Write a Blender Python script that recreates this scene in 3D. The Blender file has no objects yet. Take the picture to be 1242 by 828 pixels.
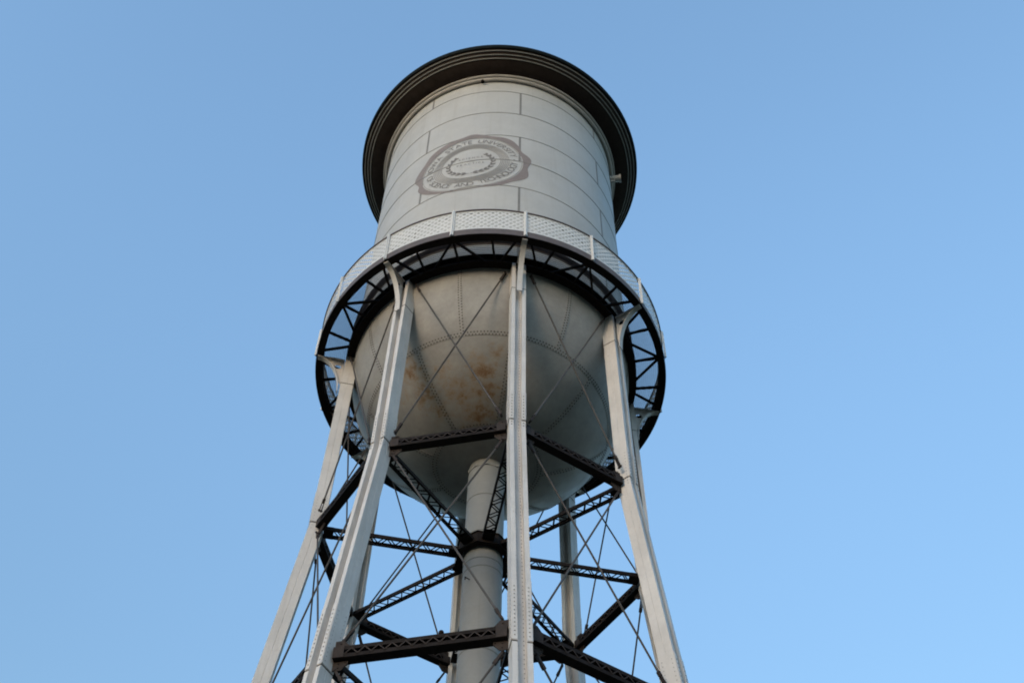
import bpy, math, random
from mathutils import Vector, Matrix
PI = math.pi
random.seed(7)
sc = bpy.context.scene
COL = sc.collection

# ------------------------------------------------------------------ camera
EYE = 1.6
DIST, FPX, YAW, PITCH, ROLL = 20.5375, 1562.15, 0.02623, 0.95262, 0.02145
fw = Vector((math.sin(YAW)*math.cos(PITCH), math.cos(YAW)*math.cos(PITCH), math.sin(PITCH)))
r0 = Vector((math.cos(YAW), -math.sin(YAW), 0)); u0 = r0.cross(fw)
rt = r0*math.cos(ROLL)+u0*math.sin(ROLL); up = -r0*math.sin(ROLL)+u0*math.cos(ROLL)
cd = bpy.data.cameras.new('Camera'); cam = bpy.data.objects.new('Camera', cd); COL.objects.link(cam)
cd.sensor_width = 36; cd.sensor_fit = 'HORIZONTAL'; cd.lens = 36*FPX/1242
cd.clip_start = 0.1; cd.clip_end = 6000
m = Matrix((rt, up, -fw)).transposed().to_4x4(); m.translation = Vector((0, -DIST, EYE))
cam.matrix_world = m
sc.camera = cam

# ------------------------------------------------------------------ sky, sun, exposure
SUN_ELEV, SUN_AZ = math.radians(11.0), math.radians(-147.0)
w = bpy.data.worlds.new('World'); sc.world = w; w.use_nodes = True
nt = w.node_tree; nt.nodes.clear()
sky = nt.nodes.new('ShaderNodeTexSky'); sky.sky_type = 'NISHITA'; sky.sun_disc = False
sky.sun_elevation = SUN_ELEV; sky.sun_rotation = SUN_AZ
sky.altitude = 250; sky.air_density = 1.5; sky.dust_density = 1.7; sky.ozone_density = 3.1
bg = nt.nodes.new('ShaderNodeBackground'); bg.inputs['Strength'].default_value = 0.15
wo = nt.nodes.new('ShaderNodeOutputWorld')
# lower sky dimmed below the sky model to flatten its gradient: added gain by elevation
wtc = nt.nodes.new('ShaderNodeTexCoord'); wsx = nt.nodes.new('ShaderNodeSeparateXYZ'); nt.links.new(wtc.outputs['Generated'], wsx.inputs[0])
wmr = nt.nodes.new('ShaderNodeMapRange'); wmr.interpolation_type = 'SMOOTHSTEP'; wmr.inputs[1].default_value = .52; wmr.inputs[2].default_value = .88
wmr.inputs[3].default_value = .76; wmr.inputs[4].default_value = 1.0; nt.links.new(wsx.outputs[2], wmr.inputs[0])
wmx = nt.nodes.new('ShaderNodeVectorMath'); wmx.operation = 'SCALE'; nt.links.new(sky.outputs[0], wmx.inputs[0]); nt.links.new(wmr.outputs[0], wmx.inputs['Scale'])
nt.links.new(wmx.outputs[0], bg.inputs[0]); nt.links.new(bg.outputs[0], wo.inputs[0])
sl = bpy.data.lights.new('Sun', 'SUN'); sl.energy = 0.25; sl.angle = math.radians(18); sl.color = (1.0, 0.78, 0.62)
so = bpy.data.objects.new('Sun', sl); COL.objects.link(so); so.location = (-20, -40, 30)
sd = Vector((math.sin(SUN_AZ)*math.cos(SUN_ELEV), math.cos(SUN_AZ)*math.cos(SUN_ELEV), math.sin(SUN_ELEV)))
so.rotation_euler = sd.to_track_quat('Z', 'Y').to_euler()
sc.view_settings.view_transform = 'Standard'; sc.view_settings.look = 'None'
sc.view_settings.gamma = 1; sc.view_settings.use_curve_mapping = False
sc.view_settings.exposure = 1.74
sc.render.engine = 'CYCLES'
sc.cycles.filter_width = 1.9

# ------------------------------------------------------------------ materials
def mat(name, base, rough=0.6, var=0.12, scale=2.0, streak=0.0, bump=0.0, rust=None, rustcol=(0.19, 0.085, 0.032), spec=0.35, stain=None):
    """painted or rusty steel: base colour broken up by two sizes of noise, optional downward streaks and rust"""
    M = bpy.data.materials.new(name); M.use_nodes = True
    t = M.node_tree; N = t.nodes; L = t.links
    b = N['Principled BSDF']; b.inputs['Roughness'].default_value = rough
    b.inputs['Specular IOR Level'].default_value = spec
    tc = N.new('ShaderNodeTexCoord')
    def noise(sc_, det, vec=None, rough_=0.6):
        n = N.new('ShaderNodeTexNoise'); n.inputs['Scale'].default_value = sc_; n.inputs['Detail'].default_value = det
        n.inputs['Roughness'].default_value = rough_
        L.new(vec if vec else tc.outputs['Object'], n.inputs['Vector']); return n.outputs['Fac']
    def ramp(f, lo, hi, a=0.0, c=1.0):
        r = N.new('ShaderNodeMapRange'); r.inputs[1].default_value = lo; r.inputs[2].default_value = hi
        r.inputs[3].default_value = a; r.inputs[4].default_value = c; r.clamp = True
        L.new(f, r.inputs[0]); return r.outputs[0]
    def mix(fac, A, B):
        x = N.new('ShaderNodeMix'); x.data_type = 'RGBA'
        L.new(fac, x.inputs[0])
        for s, v in ((6, A), (7, B)):
            if isinstance(v, tuple): x.inputs[s].default_value = (*v, 1)
            else: L.new(v, x.inputs[s])
        return x.outputs[2]
    lo = tuple(c*(1-var) for c in base); hi = tuple(min(.95, c*(1+var*.6)) for c in base)
    c = mix(ramp(noise(scale, 6), .3, .7), lo, hi)
    c2 = mix(ramp(noise(scale*9, 3), .35, .75, 0, var*1.2), c, tuple(x*.55 for x in base)); c = c2
    if streak:
        mp = N.new('ShaderNodeMapping'); mp.inputs['Scale'].default_value = (4.5, 4.5, .22)
        L.new(tc.outputs['Object'], mp.inputs['Vector'])
        s = ramp(noise(1.0, 5, mp.outputs[0], .7), .52, .78, 0, streak)
        c = mix(s, c, (base[0]*.52, base[1]*.46, base[2]*.38))
    if stain:
        for (ctr, rad, amt) in stain:
            pass
    if rust == 'bowl':
        # rust blooms gathered in a few places on the underside of the bowl
        tot = None
        for (ctr, rad, amt) in RUST_SPOTS:
            vm = N.new('ShaderNodeVectorMath'); vm.operation = 'DISTANCE'
            L.new(tc.outputs['Object'], vm.inputs[0]); vm.inputs[1].default_value = ctr
            q = ramp(vm.outputs['Value'], rad, rad*.15, 0, amt)
            if tot is None: tot = q
            else:
                mm = N.new('ShaderNodeMath'); mm.operation = 'MAXIMUM'; L.new(tot, mm.inputs[0]); L.new(q, mm.inputs[1]); tot = mm.outputs[0]
        f = noise(5.2, 10, None, .72)
        ad = N.new('ShaderNodeMath'); ad.operation = 'MULTIPLY_ADD'; L.new(tot, ad.inputs[0]); ad.inputs[1].default_value = .34; L.new(f, ad.inputs[2])
        c = mix(ramp(ad.outputs[0], .64, .88, 0, .6), c, (.34, .215, .10))
        c = mix(ramp(ad.outputs[0], .80, .95, 0, .75), c, rustcol)
    elif rust:
        c = mix(ramp(noise(7, 8, None, .7), .62, .74, 0, rust), c, rustcol)
    L.new(c, b.inputs['Base Color'])
    rr = ramp(noise(scale*3, 4), .3, .7, max(.05, rough-.12), min(1, rough+.12)); L.new(rr, b.inputs['Roughness'])
    if bump:
        bn = N.new('ShaderNodeBump'); bn.inputs['Strength'].default_value = bump; bn.inputs['Distance'].default_value = .02
        L.new(noise(scale*5, 5), bn.inputs['Height']); L.new(bn.outputs[0], b.inputs['Normal'])
    return M

def bowlpt(az, z):
    k = (26.95-z)/3.55; r = 3.62*math.sqrt(max(0, 1-k*k)); a = math.radians(az)
    return (r*math.sin(a), -r*math.cos(a), z+EYE)
RUST_SPOTS = [(bowlpt(-43, 24.65), .8, .95), (bowlpt(-42, 24.2), .8, .98), (bowlpt(-21, 24.05), .7, .95), (bowlpt(-5, 24.3), .8, 1.0), (bowlpt(-3, 24.0), .7, 1.1),
              (bowlpt(-8, 23.75), .7, 1.1), (bowlpt(-16, 23.72), .6, .95), (bowlpt(-38, 23.9), .6, .8), (bowlpt(1, 24.6), .5, .9), (bowlpt(-28, 24.4), .55, .75), (bowlpt(20, 24.4), .45, .5), (bowlpt(-55, 24.4), .5, .5)]
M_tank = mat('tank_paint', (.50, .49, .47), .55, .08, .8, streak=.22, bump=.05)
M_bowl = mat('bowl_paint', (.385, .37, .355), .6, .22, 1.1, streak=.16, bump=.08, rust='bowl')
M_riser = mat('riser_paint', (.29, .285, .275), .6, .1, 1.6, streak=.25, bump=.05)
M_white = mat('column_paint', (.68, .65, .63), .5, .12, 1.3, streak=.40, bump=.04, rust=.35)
M_rail = mat('railing_paint', (.74, .735, .725), .5, .06, 3)
M_dark = mat('brown_steel', (.020, .0145, .0125), .7, .3, 5, bump=.1, rust=.35, rustcol=(.055, .028, .018), spec=.12)
M_brown = mat('brown_plate_paint', (.045, .034, .030), .7, .3, 6, rust=.5, rustcol=(.13, .06, .03), spec=.18)
M_rod = mat('rod_paint', (.085, .074, .068), .65, .25, 6, rust=.4, rustcol=(.10, .05, .03))
M_ring = mat('ring_paint', (.13, .105, .10), .6, .2, 3, rust=.3, rustcol=(.10, .05, .03))
M_soffit = mat('soffit_paint', (.042, .028, .023), .85, .3, 2.5, rust=.3, rustcol=(.10, .05, .035))
M_mould = mat('moulding_paint', (.52, .485, .45), .55, .12, 3)
M_rim = mat('rim_paint', (.007, .010, .010), .7, .2, 2, spec=.08)
M_bead = mat('bead_paint', (.36, .35, .32), .55, .12, 3)
M_seam = mat('seam_paint', (.27, .26, .25), .7, .15, 4)
M_rivet = mat('rivet_paint', (.075, .066, .056), .75, .2, 5)
M_legrivet = mat('column_rivet_shade', (.36, .34, .325), .7, .15, 5)  # grey instead of column white: shading of the tiny rivets put into their colour
M_seal = mat('seal_brown_paint', (.255, .215, .205), .7, .10, 3)
M_sealring = mat('seal_ring_paint', (.335, .32, .305), .7, .08, 3)
M_sealgrey = mat('seal_grey_paint', (.21, .197, .188), .7, .08, 3)
M_roof = mat('roof_paint', (.06, .055, .05), .7, .2, 1)
M_grate = mat('grating_steel', (.045, .045, .05), .6, .2, 4)
M_grass = mat('grass_ground', (.024, .025, .012), .95, .35, .35)

# ------------------------------------------------------------------ mesh builder
class MB:
    def __init__(s): s.v = []; s.f = []; s.mi = []; s.cur = 0
    def add(s, vs, fs):
        o = len(s.v); s.v += [tuple(x) for x in vs]; s.f += [tuple(i+o for i in f) for f in fs]; s.mi += [s.cur]*len(fs)
    def frame_box(s, c, X, Y, Z, a, b, h):
        c = Vector(c); vs = []
        for k in (-1, 1):
            for (i, j) in ((-1, -1), (1, -1), (1, 1), (-1, 1)):
                vs.append(c + X*(a/2*i) + Y*(b/2*j) + Z*(h/2*k))
        s.add(vs, [(3,2,1,0),(4,5,6,7),(0,1,5,4),(1,2,6,5),(2,3,7,6),(3,0,4,7)])
    def bar(s, p, q, wd, th, side=(0, 0, 1)):
        """rectangular bar p->q; wd is measured across, in the plane square to `side`; th along `side`"""
        p = Vector(p); q = Vector(q); d = q-p; ln = d.length; d.normalize(); sd_ = Vector(side)
        a = d.cross(sd_)
        if a.length < 1e-6: a = d.cross(Vector((1, 0, 0)))
        a.normalize(); n = a.cross(d)
        s.frame_box((p+q)/2, d, a, n, ln, wd, th)
    def tube(s, p, q, r, n=8, r2=None, caps=True):
        p = Vector(p); q = Vector(q); d = (q-p).normalized(); a = d.orthogonal().normalized(); b = d.cross(a)
        r2 = r if r2 is None else r2; vs = []
        for c, rr in ((p, r), (q, r2)):
            for i in range(n):
                t = 2*PI*i/n; vs.append(c + a*(rr*math.cos(t)) + b*(rr*math.sin(t)))
        fs = [(i, (i+1) % n, n+(i+1) % n, n+i) for i in range(n)]
        if caps: fs += [tuple(range(n-1, -1, -1)), tuple(range(n, 2*n))]
        s.add(vs, fs)
    def lathe(s, prof, seg=128, closed=False, a0=0.0, a1=2*PI, ends=False):
        """profile of (r, z), z measured from eye level"""
        full = abs(a1-a0-2*PI) < 1e-6; n = seg if full else seg+1; m_ = len(prof); vs = []
        for i in range(n):
            t = a0+(a1-a0)*i/seg
            for (r, z) in prof: vs.append((r*math.sin(t), -r*math.cos(t), z+EYE))
        fs = []; mm = m_ if closed else m_-1
        for i in range(seg):
            i2 = (i+1) % n
            for j in range(mm):
                j2 = (j+1) % m_; fs.append((i*m_+j, i2*m_+j, i2*m_+j2, i*m_+j2))
        if ends and not full:
            fs += [tuple(range(m_-1, -1, -1)), tuple((n-1)*m_+j for j in range(m_))]
        s.add(vs, fs)
    def ring(s, ra, rb, za, zb, seg=128, a0=0.0, a1=2*PI):
        s.lathe([(ra, za), (rb, za), (rb, zb), (ra, zb)], seg, True, a0, a1, True)
    def dome(s, c, n_, r, h, k=6):
        c = Vector(c); n_ = Vector(n_).normalized(); a = n_.orthogonal().normalized(); b = n_.cross(a)
        vs = [c + a*(r*math.cos(2*PI*i/k)) + b*(r*math.sin(2*PI*i/k)) for i in range(k)]
        vs += [c + n_*h + a*(r*.55*math.cos(2*PI*i/k)) + b*(r*.55*math.sin(2*PI*i/k)) for i in range(k)]
        s.add(vs, [(i, (i+1) % k, k+(i+1) % k, k+i) for i in range(k)] + [tuple(range(k, 2*k))])
    def build(s, name, mats, parent=None, smooth=False):
        me = bpy.data.meshes.new(name); me.from_pydata(s.v, [], s.f)
        ml = mats if isinstance(mats, list) else [mats]
        for x in ml: me.materials.append(x)
        if len(ml) > 1: me.polygons.foreach_set('material_index', s.mi)
        if smooth:
            me.polygons.foreach_set('use_smooth', [True]*len(me.polygons))
        me.update(); me.validate()
        if smooth: me.set_sharp_from_angle(angle=math.radians(32))
        o = bpy.data.objects.new(name, me); COL.objects.link(o)
        if parent: o.parent = parent
        return o
def copy_tree(o, parent, rz=None):
    c = o.copy(); COL.objects.link(c); c.parent = parent
    if rz is not None: c.rotation_euler = (0, 0, rz)
    for ch in [x for x in bpy.data.objects if x.parent == o]: copy_tree(ch, c)
    return c
def P(r, a, z):      # polar point: azimuth from -Y (towards the camera), height from eye level
    return Vector((r*math.sin(a), -r*math.cos(a), z+EYE))

# ------------------------------------------------------------------ ground
g = MB(); NG = 64
vs = [(0, 0, 0)]; fs = []
rad = [0, 8, 20, 45, 90, 160, 300, 500, 800, 1200, 2000, 3000]
hgt = [0, 0, 0, 0, 0, 0, 12, 52, 105, 165, 220, 240]     # made-up low hills all round, out of view, raised to block horizon glow
for rr, hh in zip(rad[1:], hgt[1:]):
    for i in range(NG):
        t = 2*PI*i/NG; vs.append((rr*math.cos(t), rr*math.sin(t), hh*(1+.15*math.sin(3*t+rr)+.1*math.sin(7*t))))
fs += [(0, 1+i, 1+(i+1) % NG) for i in range(NG)]
for k in range(len(rad)-2):
    o = 1+k*NG
    fs += [(o+i, o+NG+i, o+NG+(i+1) % NG, o+(i+1) % NG) for i in range(NG)]
g.add(vs, fs)
gr = g.build('ground', M_grass); gr['kind'] = 'structure'

# ------------------------------------------------------------------ the tower
tower = bpy.data.objects.new('water_tower', None); COL.objects.link(tower)
tower['label'] = 'old riveted steel water tower with white cylindrical tank, brown round seal and eight white legs'
tower['category'] = 'water tower'

PHI = 0.15085
R = 3.66
RT, RK, R2, ZT, ZK, Z2 = 3.661, 3.743, 4.406, 26.909, 20.607, 14.503
SLOPE = (R2-RK)/(ZK-Z2)
def leg_r(z):
    return RT+(RK-RT)*(ZT-z)/(ZT-ZK) if z > ZK else RK+SLOPE*(ZK-z)

# --- tank shell
SEAMS = [37.096-1.5129*i for i in range(8)]
b = MB(); b.lathe([(R, 26.95), (R, 37.9)], 160)
b.cur = 1
for i, z in enumerate(SEAMS[:-1]):
    th = .020 if i in (1, 3) else .013
    b.ring(R-.01, R+.0095, z-th/2, z+th/2, 160)
b.cur = 2
tops = [37.78]+SEAMS
for i in range(8):
    z1 = tops[i]-.012; z0 = tops[i+1]+.012
    off = PHI+(PI/4 if i % 2 == 0 else 0)
    for k in range(4):
        a = off+k*PI/2; dw = .032/R
        b.lathe([(R-.01, z0), (R+.004, z0), (R+.004, z1), (R-.01, z1)], 2, True, a-dw, a+dw, True)
tank = b.build('tank', [M_tank, M_seam, mat('lap_paint', (.23, .22, .21), .7, .12, 4)], tower, True)

# --- seal painted on the tank: thin raised paint films
SC, SZ = -0.843, 32.45       # arc length and height of its centre
def cyl_pt(x, y, lift):
    a = (SC+x)/R; return P(R+lift, a, SZ+y)
seal = MB()
OUT = [(-2.62, 32.64), (-2.33, 33.3), (-2.12, 33.7), (-1.56, 34.03), (-1.14, 34.11), (-.84, 34.2), (-.53, 34.1), (-.26, 33.98), (.25, 33.83), (.5, 33.5), (.62, 33.14),
       (.85, 32.87), (.89, 32.68), (.79, 32.22), (.78, 31.69), (.36, 31.3), (-.01, 31.03), (-.75, 30.96), (-1.26, 30.95), (-1.73, 31.12), (-2.30, 31.60), (-2.44, 31.88), (-2.44, 32.16)]
pol = sorted([(math.atan2(z-SZ, s-SC), math.hypot(z-SZ, s-SC)) for s, z in OUT])
def r_out(t):
    n = len(pol); pts = pol
    for i in range(n):
        a0, q0 = pts[i]; a1, q1 = pts[(i+1) % n]
        if i == n-1: a1 += 2*PI
        tt = t
        if tt < a0: tt += 2*PI
        if a0 <= tt <= a1:
            qm = pts[(i-1) % n][1]; qp = pts[(i+2) % n][1]; u = (tt-a0)/(a1-a0)
            v = .5*((2*q0)+(-qm+q1)*u+(2*qm-5*q0+4*q1-qp)*u*u+(-qm+3*q0-3*q1+qp)*u**3)
            return max(v, 1.535)
    return 1.54
def band(mb, f0, f1, n=180, lift=.006, a0=0, a1=2*PI):
    vs = []
    for i in range(n+1):
        t = -PI+a0+(a1-a0)*i/n
        for f in (f0, f1):
            q = f(t) if callable(f) else f
            vs.append(cyl_pt(q*math.cos(t), q*math.sin(t), lift))
    mb.add(vs, [(2*i, 2*i+1, 2*i+3, 2*i+2) for i in range(n)])
band(seal, 1.50, r_out)
sealo = seal.build('seal', M_seal, tower)
b = MB()
band(b, 1.455, 1.475, lift=.0065)
for k in range(6):
    q = .845+k*.0475; band(b, q, q+.028, lift=.0065)
b.build('inner_ring', M_sealring, sealo)
# wreath: two laurel branches
b = MB()
def leaf(t, q, tang, ln, wd):
    cx, cy = q*math.cos(t), q*math.sin(t); n = 6; vs = []
    for i in range(n+1):
        u = i/n; hw = wd*math.sin(PI*min(1, u*.96+.02))**.8/2
        for sg in (-1, 1):
            x = cx+math.cos(tang)*ln*u-math.sin(tang)*hw*sg; y = cy+math.sin(tang)*ln*u+math.cos(tang)*hw*sg
            vs.append(cyl_pt(x, y, .007))
    b.add(vs, [(2*i, 2*i+1, 2*i+3, 2*i+2) for i in range(n)])
for sgn in (-1, 1):
    for i in range(9):
        t = -PI/2+sgn*math.radians(8+i*15.0); q = .62+.03*math.sin(i*.5)
        tg = t+sgn*PI/2
        s_ = .9 if i < 8 else .7
        leaf(t, q, tg+sgn*.42*-1, .19*s_, .07); leaf(t, q, tg+sgn*.42, .19*s_, .07)
    # stem
    vs = []; n = 24
    for i in range(n+1):
        t = -PI/2+sgn*math.radians(2+i*130/n)
        for q in (.613, .633): vs.append(cyl_pt(q*math.cos(t), q*math.sin(t), .0075))
    b.add(vs, [(2*i, 2*i+1, 2*i+3, 2*i+2) for i in range(n)])
b.build('wreath', M_sealgrey, sealo)
# lettering
b = MB()
GL = {}
def glyph(ch):
    if ch in GL: return GL[ch]
    cu = bpy.data.curves.new('glyph', 'FONT'); cu.body = ch; cu.size = 1.0; cu.offset = .004
    ob = bpy.data.objects.new('glyph', cu); me = bpy.data.meshes.new_from_object(ob)
    v = [(x.co.x, x.co.y) for x in me.vertices]; f = [tuple(p_.vertices) for p_ in me.polygons]
    bpy.data.objects.remove(ob); bpy.data.meshes.remove(me); bpy.data.curves.remove(cu)
    xs = [x for x, y in v] or [0, .25]
    GL[ch] = (v, f, min(xs), max(xs)); return GL[ch]
def arc_text(txt, t0, t1, q, h, top):
    wds = [(.50 if c == ' ' else glyph(c)[3]-glyph(c)[2]) for c in txt]
    k = h/.70
    global b
    tot = sum(wds)*k; span = abs(t1-t0)*q; gap = (span-tot)/(len(txt)-1); x = 0
    for c, wd in zip(txt, wds):
        if c != ' ':
            v, f, xa, xb = glyph(c); cx = x+wd*k/2; sg = 1 if t1 > t0 else -1
            t = t0+sg*cx/q; vs = []
            for (vx, vy) in v:
                lx = (vx-(xa+xb)/2)*k; ly = vy*k-h/2
                if top: e = (math.sin(t), -math.cos(t)); n_ = (math.cos(t), math.sin(t))
                else: e = (-math.sin(t), math.cos(t)); n_ = (-math.cos(t), -math.sin(t))
                px = q*math.cos(t)+e[0]*lx+n_[0]*ly; py = q*math.sin(t)+e[1]*lx+n_[1]*ly
                vs.append(cyl_pt(px, py, .007))
            b.add(vs, f)
        else:
            b.build('lettering', M_sealgrey, sealo); b = MB()
        x += wd*k+gap
    b.build('lettering', M_sealgrey, sealo); b = MB()
rd = math.radians
arc_text('IOWA STATE UNIVERSITY', rd(172), rd(14), 1.275, .20, True)
arc_text('OF SCIENCE AND TECHNOLOGY', rd(183), rd(360), 1.235, .20, False)
def line_text(txt, cx, cy, h, width):
    b = MB()
    k = h/.70; wds = [glyph(c)[3]-glyph(c)[2] for c in txt]; gap = (width-sum(wds)*k)/(len(txt)-1); x = cx-width/2
    for c, wd in zip(txt, wds):
        v, f, xa, xb = glyph(c)
        b.add([cyl_pt(x+(vx-xa)*k, cy+vy*k, .007) for vx, vy in v], f); x += wd*k+gap
    b.build('lettering', M_sealgrey, sealo)
line_text('SCIENCE', 0, .24, .085, .70); line_text('WITH', 0, .055, .06, .22); line_text('PRACTICE', 0, -.10, .085, .78)
vs = [cyl_pt(1.25*math.cos(rd(6))+.035*math.cos(2*PI*i/8), 1.25*math.sin(rd(6))+.035*math.sin(2*PI*i/8), .007) for i in range(8)]; b.add(vs, [tuple(range(8))])
b.build('dot', M_sealgrey, sealo)

# --- cornice and roof
b = MB(); b.lathe([(R+.002, 37.86), (R+.034, 37.86), (R+.034, 37.77), (3.74, 37.77), (3.775, 37.80), (3.785, 37.845), (3.77, 37.875), (3.815, 37.875), (3.845, 37.895), (3.85, 37.94), (3.83, 37.97), (3.80, 38.0)], 160)
b.build('cornice_moulding', M_mould, tower, True)
b = MB(); pr = []
for i in range(9):
    u = i/8; pr.append((3.80+.49*u, 37.99+.17*(u**1.6)))
pr += [(4.31, 38.19), (4.37, 38.22), (4.40, 38.26), (4.45, 38.29), (4.50, 38.33), (4.54, 38.37)]
b.lathe(pr, 160); soff = b.build('soffit', M_soffit, tower, True)
for (r_, z_) in ((4.292, 38.165), (4.385, 38.235), (4.487, 38.315)):
    b = MB(); b.lathe([(r_+.018*math.cos(2*PI*i/8), z_+.018*math.sin(2*PI*i/8)) for i in range(8)], 160, True)
    b.build('bead', M_bead, soff, True)
b = MB(); b.lathe([(4.53, 38.36), (4.57, 38.36), (4.60, 38.41), (4.605, 38.47), (4.60, 38.52), (4.54, 38.54)], 160)
b.build('cornice_rim', M_rim, tower, True)
b = MB(); b.lathe([(4.55, 38.535), (3.2, 39.2), (1.6, 40.0), (.3, 40.6), (.02, 40.62)], 64); rf = b.build('roof', M_roof, tower, True)
b = MB(); b.lathe([(.28, 40.55), (.28, 40.9), (.12, 41.0), (.10, 41.3), (.2, 41.42), (.2, 41.52), (.08, 41.65), (.0, 41.9)], 24); b.build('finial', M_roof, rf, True)
# overflow pipe below the cornice
b = MB(); a = math.radians(80); b.tube(P(R-.02, a, 37.33), P(R+.34, a, 37.33),   .11, 14); b.tube(P(R+.30, a, 37.33), P(R+.36, a, 37.33), .135, 14)
b.frame_box(P(R+.08, a, 37.20), Vector((math.sin(a), -math.cos(a), 0)), Vector((math.cos(a), math.sin(a), 0)), Vector((0, 0, 1)), .18, .05, .10)
b.build('overflow_pipe', M_mould, tower, True)

# --- bowl
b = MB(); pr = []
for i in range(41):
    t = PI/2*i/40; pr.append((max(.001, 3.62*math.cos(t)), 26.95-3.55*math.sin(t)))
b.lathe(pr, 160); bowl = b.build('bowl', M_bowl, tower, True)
def bowl_frame(az, z):
    k = (26.95-z)/3.55; r = 3.62*math.sqrt(max(0, 1-k*k))
    p = P(r, az, z); n = Vector((p.x/3.62**2, p.y/3.62**2, (z-26.95)/3.55**2)).normalized()
    return p, n, r
def seam_ring(z, pitch, rows, name):
    b = MB(); hw = max(rows)+.026; lo = []; up_ = []
    for dz in (-hw, hw):
        p, n, r = bowl_frame(0, z+dz); lo.append((r+.006, z+dz)); up_.append((r-.01, z+dz))
    b.lathe([up_[0], lo[0], lo[1], up_[1]], 160); b.cur = 1
    for k, dz in enumerate(rows):
        p, n, r = bowl_frame(0, z+dz); N_ = int(2*PI*r/pitch)
        for i in range(N_):
            p, n, _ = bowl_frame(2*PI*(i+.5*k)/N_, z+dz); b.dome(p+n*.002, n, .019, .016)
    b.build(name, [M_bowl, M_rivet], bowl)
seam_ring(24.98, .08, (-.027, .027), 'riveted_seam')
seam_ring(23.625, .08, (-.016, .016), 'riveted_seam')
def seam_mer(az, z0, z1):
    b = MB(); t0 = math.asin(max(0, (26.95-z1)/3.55)); t1 = math.asin((26.95-z0)/3.55); n_ = int((t1-t0)*3.58/.08)
    vs = []
    for i in range(25):
        z = 26.95-3.55*math.sin(t0+(t1-t0)*i/24); _, _, r = bowl_frame(az, z)
        for u in (-.062, .062):
            p, n, _ = bowl_frame(az+u/max(r, .3), z); vs += [p-n*.01, p+n*.006]
    b.add(vs, [f for i in range(24) for f in ((4*i+1, 4*i+5, 4*i+7, 4*i+3), (4*i, 4*i+4, 4*i+5, 4*i+1), (4*i+3, 4*i+7, 4*i+6, 4*i+2))])
    b.cur = 1
    for row in (-1, 1):
        for i in range(n_):
            t = t0+(t1-t0)*(i+.5+(.25*row))/n_; z = 26.95-3.55*math.sin(t)
            _, _, r = bowl_frame(az, z)
            p, n, _ = bowl_frame(az+row*.034/max(r, .3), z); b.dome(p+n*.002, n, .019, .016)
    b.build('riveted_seam', [M_bowl, M_rivet], bowl)
for k in range(8):
    seam_mer(PHI+(k+.5)*PI/4, 25.03, 26.88)
    seam_mer(PHI+k*PI/4, 23.66, 24.93)

# --- riser pipe
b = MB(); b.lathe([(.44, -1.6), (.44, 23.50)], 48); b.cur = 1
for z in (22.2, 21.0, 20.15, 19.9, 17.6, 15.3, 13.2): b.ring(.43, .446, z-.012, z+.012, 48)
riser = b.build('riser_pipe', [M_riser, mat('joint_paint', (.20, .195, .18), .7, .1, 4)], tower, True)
b = MB(); a = math.radians(-38); b.tube(P(.43, a, 19.55), P(  .60, a, 19.49), .012, 8); b.tube(P(.595, a, 19.50), P(.595, a, 19.42), .012, 8); b.build('peg', M_dark, riser)
b = MB(); b.lathe([(.442, 23.20), (.47, 23.20), (.47, 23.30), (.442, 23.34)], 10); b.build('pipe_flange', M_riser, riser)

# --- ring girders of the balcony
b = MB()
b.cur = 1; b.ring(4.40, 4.58, 26.88, 26.90, 160); b.cur = 0; b.ring(4.555, 4.58, 26.903, 27.16, 160); b.ring(4.40, 4.55, 27.14, 27.16, 160)
b.cur = 1; b.ring(4.582, 4.592, 26.885, 26.905, 160)
b.build('outer_ring_beam', [M_ring, M_dark], tower)
b = MB()
b.ring(3.595, 3.825, 26.87, 26.905, 160); b.ring(3.675, 3.71, 26.908, 27.18, 160); b.ring(3.665, 3.83, 27.183, 27.20, 160)
b.build('inner_ring_beam', M_dark, tower)
b = MB(); b.ring(R+.003, 3.80, 28.0, 28.02, 160); b.ring(R+.003, R+.018, 27.92, 27.998, 160)
b.build('stiffener_ring', M_ring, tower)
# zigzag floor braces
OA = [2.2, 10.2, 22.5, 22.5, 22.5, 34.8, 42.8]; IA = [7.0, 9.0, 12.6, 22.5, 32.4, 36.0, 38.0]
proto = []
for bay in range(8):
    for o_, i_ in zip(OA, IA):
        b = MB(); p = P(4.46, PHI+math.radians(45*bay+o_), 26.945); q = P(3.76, PHI+math.radians(45*bay+i_), 26.945)
        b.bar(p, q, .055, .055); b.bar(p+Vector((0, 0, .04)), q+Vector((0, 0, .04)), .012, .05)
        b.build('floor_brace', M_dark, tower)
# deck grating
b = MB(); N_ = 900
for i in range(N_):
    a = 2*PI*i/N_; b.bar(P(3.72, a, 27.215), P(4.55, a, 27.215), .0085, .006)
for k in range(17):
    r_ = 3.74+k*.05; b.ring(r_-.003, r_+.003, 27.2195, 27.225, 128)
dk = b.build('deck_grating', M_grate, tower)

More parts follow.
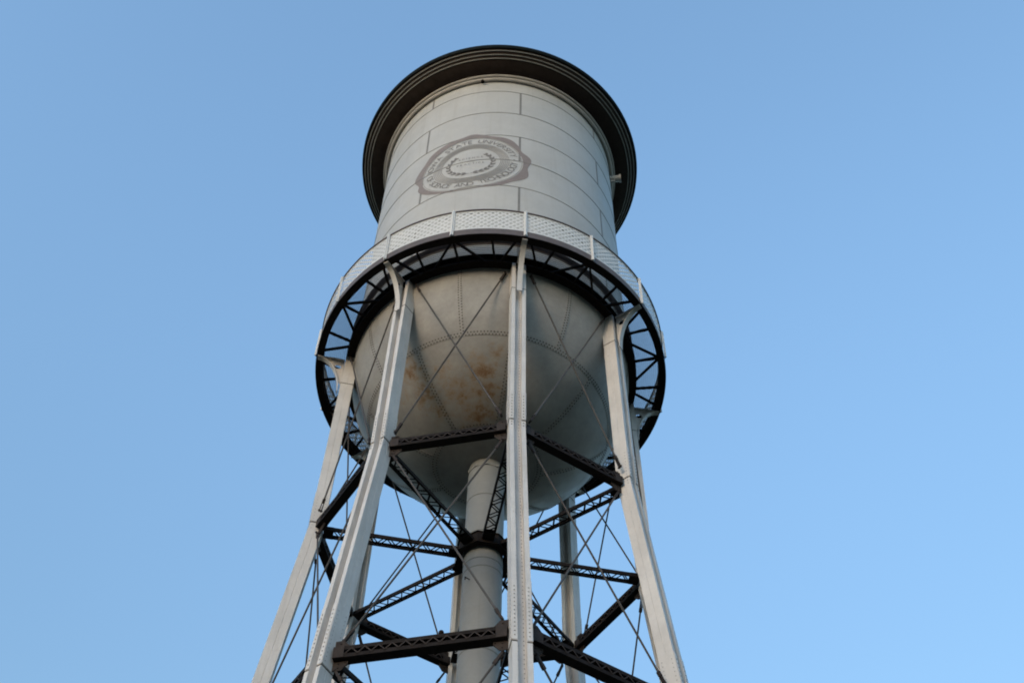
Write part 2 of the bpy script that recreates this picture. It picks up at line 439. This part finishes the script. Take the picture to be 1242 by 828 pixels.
# --- railing: lattice panels, posts and hand rail
def lattice(a0, a1):
    b = MB(); r_ = 4.566; z0, z1 = 27.20, 28.035; H_ = z1-z0; pitch = .175; wd = .054
    n = int(round((a1-a0)*r_/pitch)); da = (a1-a0)/n; K = 4
    span = H_/(pitch/1.0)
    for sgn, dr in ((1, 0.004), (-1, -.004)):
        for i in range(-int(span)-2, n+int(span)+2):
            # a flat bar climbing one pitch sideways per pitch of height, clipped to the panel
            s0 = i*da; s1 = s0+sgn*H_/r_
            u0_, u1_ = 0.0, 1.0; L_ = a1-a0
            lo, hi = (s0, s1)
            def at(u): return s0+(s1-s0)*u
            us = [0, 1]
            if s1 != s0:
                ua = (0-s0)/(s1-s0); ub = (L_-s0)/(s1-s0); ua, ub = min(ua, ub), max(ua, ub)
                u0_ = max(0, ua); u1_ = min(1, ub)
            if u1_-u0_ < .04: continue
            kk = max(1, int(round((u1_-u0_)*K)))
            hw = wd*.7071*1.0
            vs = []
            for j in range(kk+1):
                u = u0_+(u1_-u0_)*j/kk
                for dv in (-hw, hw):
                    for rr in (r_+dr-.002, r_+dr+.002):
                        vs.append(P(rr, a0+min(L_, max(0, at(u)+dv/r_)), z0+H_*u))
            fs = []
            for j in range(kk):
                o = 4*j; fs += [(o, o+4, o+6, o+2), (o+1, o+3, o+7, o+5), (o, o+1, o+5, o+4), (o+2, o+6, o+7, o+3)]
            b.add(vs, fs)
    b.ring(r_-.008, r_+.008, 27.175, 27.215, 8, a0, a1)
    b.ring(r_-.008, r_+.008, 28.0, 28.04, 8, a0, a1)
    return b
LP = lattice(-PI/16, PI/16)
first = LP.build('lattice_panel', M_rail, tower); first.rotation_euler = (0, 0, PHI+PI/16)
for k in range(1, 16): copy_tree(first, tower, PHI+PI/16+k*PI/8)
b = MB(); b.frame_box((0, -4.605, 27.495+EYE), Vector((1, 0, 0)), Vector((0, 1, 0)), Vector((0, 0, 1)), .085, .022, 1.15)
b.frame_box((0, -4.632, 27.495+EYE), Vector((1, 0, 0)), Vector((0, 1, 0)), Vector((0, 0, 1)), .022, .03, 1.14)
post = b.build('railing_post', M_rail, tower); post.rotation_euler = (0, 0, PHI)
for k in range(1, 16): copy_tree(post, tower, PHI+k*PI/8)
b = MB(); b.ring(4.54, 4.60, 28.05, 28.085, 160); b.build('hand_rail', M_ring, tower)

# --- columns
SEC = [(-.17, .16), (-.08, .16), (-.08, .012), (.08, .012), (.08, .16), (.17, .16), (.17, .008), (.162, 0), (.17, -.008), (.17, -.16), (.08, -.16), (.08, -.012),
       (-.08, -.012), (-.08, -.16), (-.17, -.16), (-.17, -.008), (-.162, 0), (-.17, .008)]
b = MB(); zs = [26.865, ZK, -1.6]; vs = []
for z in zs:
    for (x, d) in SEC: vs.append((x, -(leg_r(z)+d), z+EYE))
n = len(SEC)
fs = [(k*n+i, (k+1)*n+i, (k+1)*n+(i+1) % n, k*n+(i+1) % n) for k in range(2) for i in range(n)]
fs += [tuple(range(n)), tuple(range(3*n-1, 2*n-1, -1))]
b.add(vs, fs)
def colpt(x, d, z): return Vector((x, -(leg_r(z)+d), z+EYE))
# rivets: web rows and splice rows
b.cur = 1; fr = Vector((0, -1, 0))
z = 25.4
while z > 11.2:
    for x in (-.055, .055): b.dome(colpt(x, .010, z+(.04 if x > 0 else 0)), fr, .014, .012)
    z -= .105
for (za, zb) in ((20.5, 21.55), (14.28, 15.55)):
    z = za
    while z < zb:
        for x in (-.125, .125):
            b.dome(colpt(x, .171, z), fr, .016, .012)
        for sx in (-1, 1):
            for d in (-.10, .10): b.dome(colpt(sx*.181, d, z), Vector((sx, 0, 0)), .011, .008)
        z += .10
b.cur = 2
for zc in (20.70, 14.16, 25.75):
    for sx in (-1, 1):
        b.bar(colpt(sx*.125, .162, zc), colpt(sx*.125, .162, zc-.016), .09, .006, (0, 1, 0))
        b.bar(colpt(sx*.172, 0, zc), colpt(sx*.172, 0, zc-.016), .32, .006, (1, 0, 0))
column = b.build('column', [M_white, M_legrivet, M_brown], tower); column.rotation_euler = (0, 0, PHI)
for (za, zb) in ((20.72, 21.65), (14.18, 15.65)):
    for sx in (-1, 1):
        b = MB(); p, q = colpt(sx*.125, .166, za), colpt(sx*.125, .166, zb); b.bar(p, q, .088, .010, (0, 1, 0)); b.build('splice_plate', M_white, column)
        b = MB(); p, q = colpt(sx*.176, 0, za), colpt(sx*.176, 0, zb); b.bar(p, q, .32, .010, (1, 0, 0)); b.build('splice_plate', M_white, column)
# curved bracket
b = MB(); TH = .018
def br(t): return (4.55-.66*math.cos(t), 25.55+1.31*math.sin(t))
curve = [br(PI/2*i/20) for i in range(21)]
for i in range(20):
    (ra, za), (rb, zb) = curve[i], curve[i+1]
    dr, dz = rb-ra, zb-za; L_ = math.hypot(dr, dz); nr, nz = dz/L_, -dr/L_
    vs = []
    for (r_, z_) in ((ra, za), (rb, zb)):
        for x in (-.065, .065):
            for t_ in (0, .022): vs.append((x, -(r_+nr*t_), z_+nz*t_+EYE))
    b.add(vs, [(0, 4, 6, 2), (1, 3, 7, 5), (0, 1, 5, 4), (2, 6, 7, 3), (0, 2, 3, 1), (4, 5, 7, 6)])
# web plate with a round hole
hc = (3.99, 26.58); hr = .085; NB = 64
bound = curve + [(4.55, 26.868), (4.2, 26.868), (3.84, 26.868), (3.84, 26.3), (3.84, 25.8), (3.86, 25.56)]
def hit(t):
    best = None; d = (math.cos(t), math.sin(t))
    for i in range(len(bound)):
        (x0, y0), (x1, y1) = bound[i], bound[(i+1) % len(bound)]
        ex, ey = x1-x0, y1-y0; den = d[0]*ey-d[1]*ex
        if abs(den) < 1e-9: continue
        s_ = ((x0-hc[0])*ey-(y0-hc[1])*ex)/den; u = ((x0-hc[0])*d[1]-(y0-hc[1])*d[0])/den
        if s_ > 0 and -1e-6 <= u <= 1+1e-6 and (best is None or s_ < best): best = s_
    return (hc[0]+d[0]*best, hc[1]+d[1]*best)
angs = sorted([2*PI*i/NB for i in range(NB)] + [math.atan2(z-hc[1], r_-hc[0]) % (2*PI) for r_, z in (bound[0], bound[20], bound[21], bound[23])])
vs = []
for t in angs:
    o = hit(t); h = (hc[0]+hr*math.cos(t), hc[1]+hr*math.sin(t))
    for x in (-TH/2, TH/2): vs += [(x, -h[0], h[1]+EYE), (x, -o[0], o[1]+EYE)]
fs = []; n = len(angs)
for i in range(n):
    j = (i+1) % n; o, p_ = 4*i, 4*j
    fs += [(o, o+1, p_+1, p_), (o+2, p_+2, p_+3, o+3), (o, p_, p_+2, o+2), (o+1, o+3, p_+3, p_+1)]
b.add(vs, fs)
b.frame_box((0, -4.20, 26.855+EYE), Vector((1, 0, 0)), Vector((0, 1, 0)), Vector((0, 0, 1)), .13, .70, .022)
b.build('bracket', M_white, column)
for k in range(1, 8): copy_tree(column, tower, PHI+k*PI/4)

# --- struts, spokes and rods
def lace(b, p, q, wd, side, pitch, bw=.034, th=.010, e0=0.0, e1=0.0):
    """zigzag lacing bars between two parallel rails wd apart; `side` is the normal of the laced face"""
    p = Vector(p); q = Vector(q); d = (q-p); L_ = d.length; d.normalize(); n = Vector(side).normalized(); c = n.cross(d).normalized()
    k = max(1, int(round((L_-e0-e1)/pitch))); st = (L_-e0-e1)/k
    for i in range(k):
        a_ = p+d*(e0+i*st)+c*(wd/2*(1 if i % 2 else -1)); z_ = p+d*(e0+(i+1)*st)+c*(wd/2*(-1 if i % 2 else 1))
        b.bar(a_+n*(.002*(i % 2)), z_+n*(.002*(i % 2)), bw, th, n)
def make_strut(zc, h, wd):
    """horizontal laced strut between two neighbouring columns, built across the front (bay centred on -Y)"""
    rr = leg_r(zc); half = PI/8; A = P(rr, -half, zc); B = P(rr, half, zc); d = (B-A).normalized()
    A = A+d*.20; B = B-d*.20; rad = Vector((0, -1, 0)); Z = Vector((0, 0, 1))
    st = None
    for sg, nm in ((-1, 'strut'), (1, 'top_channel')):
        tgt = MB()
        zc_ = Z*(sg*(h/2-.006))
        tgt.bar(A+zc_, B+zc_, wd, .012, Z)
        for so_ in (-1, 1):
            o = rad*(so_*(wd/2-.006))+Z*(sg*(h/2-.012-h*.135)); tgt.bar(A+o, B+o, .012, h*.27, Z)
        o_ = tgt.build(nm, M_dark, st or tower); st = st or o_
    for so_ in (-1, 1):
        b = MB(); o = rad*(so_*(wd/2+.004)); lace(b, A+o, B+o, h*.5, rad, .115, .022, .008, .20, .20); b.build('lacing', M_brown, st)
    for (E, sgn) in ((A, 1), (B, -1)):
        for so_ in (-1, 1):
            b = MB(); o = rad*(so_*(wd/2+.003)); b.bar(E+o+d*(-.0*sgn), E+o+d*(.19*sgn), .012, h-.01, Z); b.build('end_plate', M_brown, st)
        c = E+d*(.09*sgn)
        for s_ in (-1, 1):
            b = MB()
            z0 = s_*(h/2+.004); z1 = s_*(h/2+.20)
            prof = [(-.10, z0), (.16, z0), (.16, z0+s_*.07), (.05, z1), (-.10, z1)]
            vs = []
            for y in (-.012, .012):
                vs += [c+d*(x*sgn)+Z*z+rad*y for x, z in prof]
            for o in (0,):
                b.add(vs[o:o+10], [(0,1,2,3,4),(9,8,7,6,5)]+[(i, (i+1) % 5, 5+(i+1) % 5, 5+i) for i in range(5)])
            for y in (-.06, .06):
                for (x, zf) in ((.0, .3), (.12, .2), (0, .7)):
                    b.dome(c+d*(x*sgn)+Z*(s_*(h/2+.20*zf))+rad*(y*.2), rad*(1 if y > 0 else -1), .02, .015)
            b.build('gusset_plate', M_brown, st)
    return st
def spread(o, n0=8):
    o.rotation_euler = (0, 0, PHI+PI/8)
    for k in range(1, n0): copy_tree(o, tower, PHI+PI/8+k*PI/4)
spread(make_strut(ZK, .225, .19)); spread(make_strut(Z2, .24, .20))

def make_spoke(zc, wd, h):
    A = Vector((0, -.56, zc+EYE)); B = Vector((0, -(leg_r(zc)-.17), zc+EYE)); X = Vector((1, 0, 0)); Z = Vector((0, 0, 1))
    sp = None
    for s_, nm in ((-1, 'spoke'), (1, 'side_channel')):
        b = MB(); o = X*(s_*(wd/2-.006)); b.bar(A+o, B+o, .012, h, Z)
        for t_ in (-1, 1):
            o = X*(s_*(wd/2-.012-.014))+Z*(t_*(h/2-.006)); b.bar(A+o, B+o, .028, .012, Z)
        o_ = b.build(nm, M_dark, sp or tower); sp = sp or o_
    for t_ in (-1, 1):
        b = MB(); o = Z*(t_*(h/2+.005)); lace(b, A+o, B+o, wd-.03, Z, .195, .026, .008, .22, .22)
        for E in (A+Vector((0, -.11, 0)), B+Vector((0, .11, 0))): b.frame_box(E+o, X, Vector((0, 1, 0)), Z, wd-.005, .22, .009)
        b.build('lacing', M_dark, sp)
    return sp
for zc, wd, h in ((ZK, .27, .095), (Z2, .29, .105)):
    s_ = make_spoke(zc, wd, h); s_.rotation_euler = (0, 0, PHI)
    for k in range(1, 8): copy_tree(s_, tower, PHI+k*PI/4)
    # octagonal collar round the riser
    b = MB(); c = 1/math.cos(PI/8)
    b.lathe([(.545*c, zc-.15), (.57*c, zc-.15), (.57*c, zc+.15), (.545*c, zc+.15)], 8, True, PI/8+PHI, 2*PI+PI/8+PHI)
    b.lathe([(.47*c, zc-.165), (.60*c, zc-.165), (.60*c, zc-.152), (.47*c, zc-.152)], 8, True, PI/8+PHI, 2*PI+PI/8+PHI)
    b.lathe([(.47*c, zc+.152), (.60*c, zc+.152), (.60*c, zc+.165), (.47*c, zc+.165)], 8, True, PI/8+PHI, 2*PI+PI/8+PHI)
    b.build('collar', M_dark, tower)

def make_rod(za, zb, sgn, off):
    """tie rod across one bay: from height za on one column to zb on the next, with forked ends"""
    half = PI/8; tang = Vector((1, 0, 0)); rad = Vector((0, -1, 0))
    def end(a, z):
        p = P(leg_r(z), a, z); return p + tang*(.29 if a < 0 else -.29) + rad*(.0+off)
    A = end(-half*sgn, za); B = end(half*sgn, zb); d = (B-A).normalized()
    b = MB(); b.tube(A+d*.2, B-d*.2, .020, 8); ro = b.build('tie_rod', M_rod, tower)
    for (E, s_) in ((A, 1), (B, -1)):
        b = MB(); n = d.cross(rad).normalized()
        for y in (-.022, .022):
            b.bar(E+rad*y-d*(.03*s_), E+rad*y+d*(.24*s_), .045, .012, rad)
        b.bar(E+d*(.20*s_), E+d*(.30*s_), .06, .055, rad); b.tube(E-rad*.05, E+rad*.05, .022, 8)
        b.build('clevis', M_brown, ro)
    return ro
for za, zb in ((26.62, ZK+.33), (ZK-.33, Z2+.36), (Z2-.36, 8.6)):
    for sgn in (1, -1):
        spread(make_rod(za, zb, sgn, .024*sgn+(.125 if za > 26 else 0)))

# --- loose fittings
knob = MB(); a = math.radians(-10.0)
p = P(R+.115, a, 37.68); knob.tube(p+Vector((0, 0, .10)), p+Vector((0, 0, .03)), .022, 10); knob.tube(p+Vector((0, 0, .035)), p-Vector((0, 0, .045)), .035, 14, .06)
kn = knob.build('lamp_fitting', M_dark, None, True)
kn['label'] = 'tiny dark fitting hanging under the pale moulding at the top of the tank'; kn['category'] = 'lamp'

knob = MB(); al = leg_r(Z2); A = P(al, PHI-PI/4, Z2); B = P(al, PHI, Z2); c = A.lerp(B, .60)+Vector((0, 0, .16))
knob.tube(c-Vector((0, 0, .045)), c+Vector((0, 0, .04)), .016, 8)
pr = [(max(.001, .048*math.cos(t)), .048*math.sin(t)) for t in [(-PI/2)+PI*i/8 for i in range(9)]]; n = 14; vs = []
for i in range(n):
    for r_, z_ in pr: vs.append(c+Vector((r_*math.cos(2*PI*i/n), r_*math.sin(2*PI*i/n),   .07+z_)))
knob.add(vs, [(i*9+j, ((i+1) % n)*9+j, ((i+1) % n)*9+j+1, i*9+j+1) for i in range(n) for j in range(8)])
k2 = knob.build('round_fitting', M_dark, None, True)
k2['label'] = 'small dark round knob standing on a brown laced strut in front of the riser pipe'; k2['category'] = 'fitting'
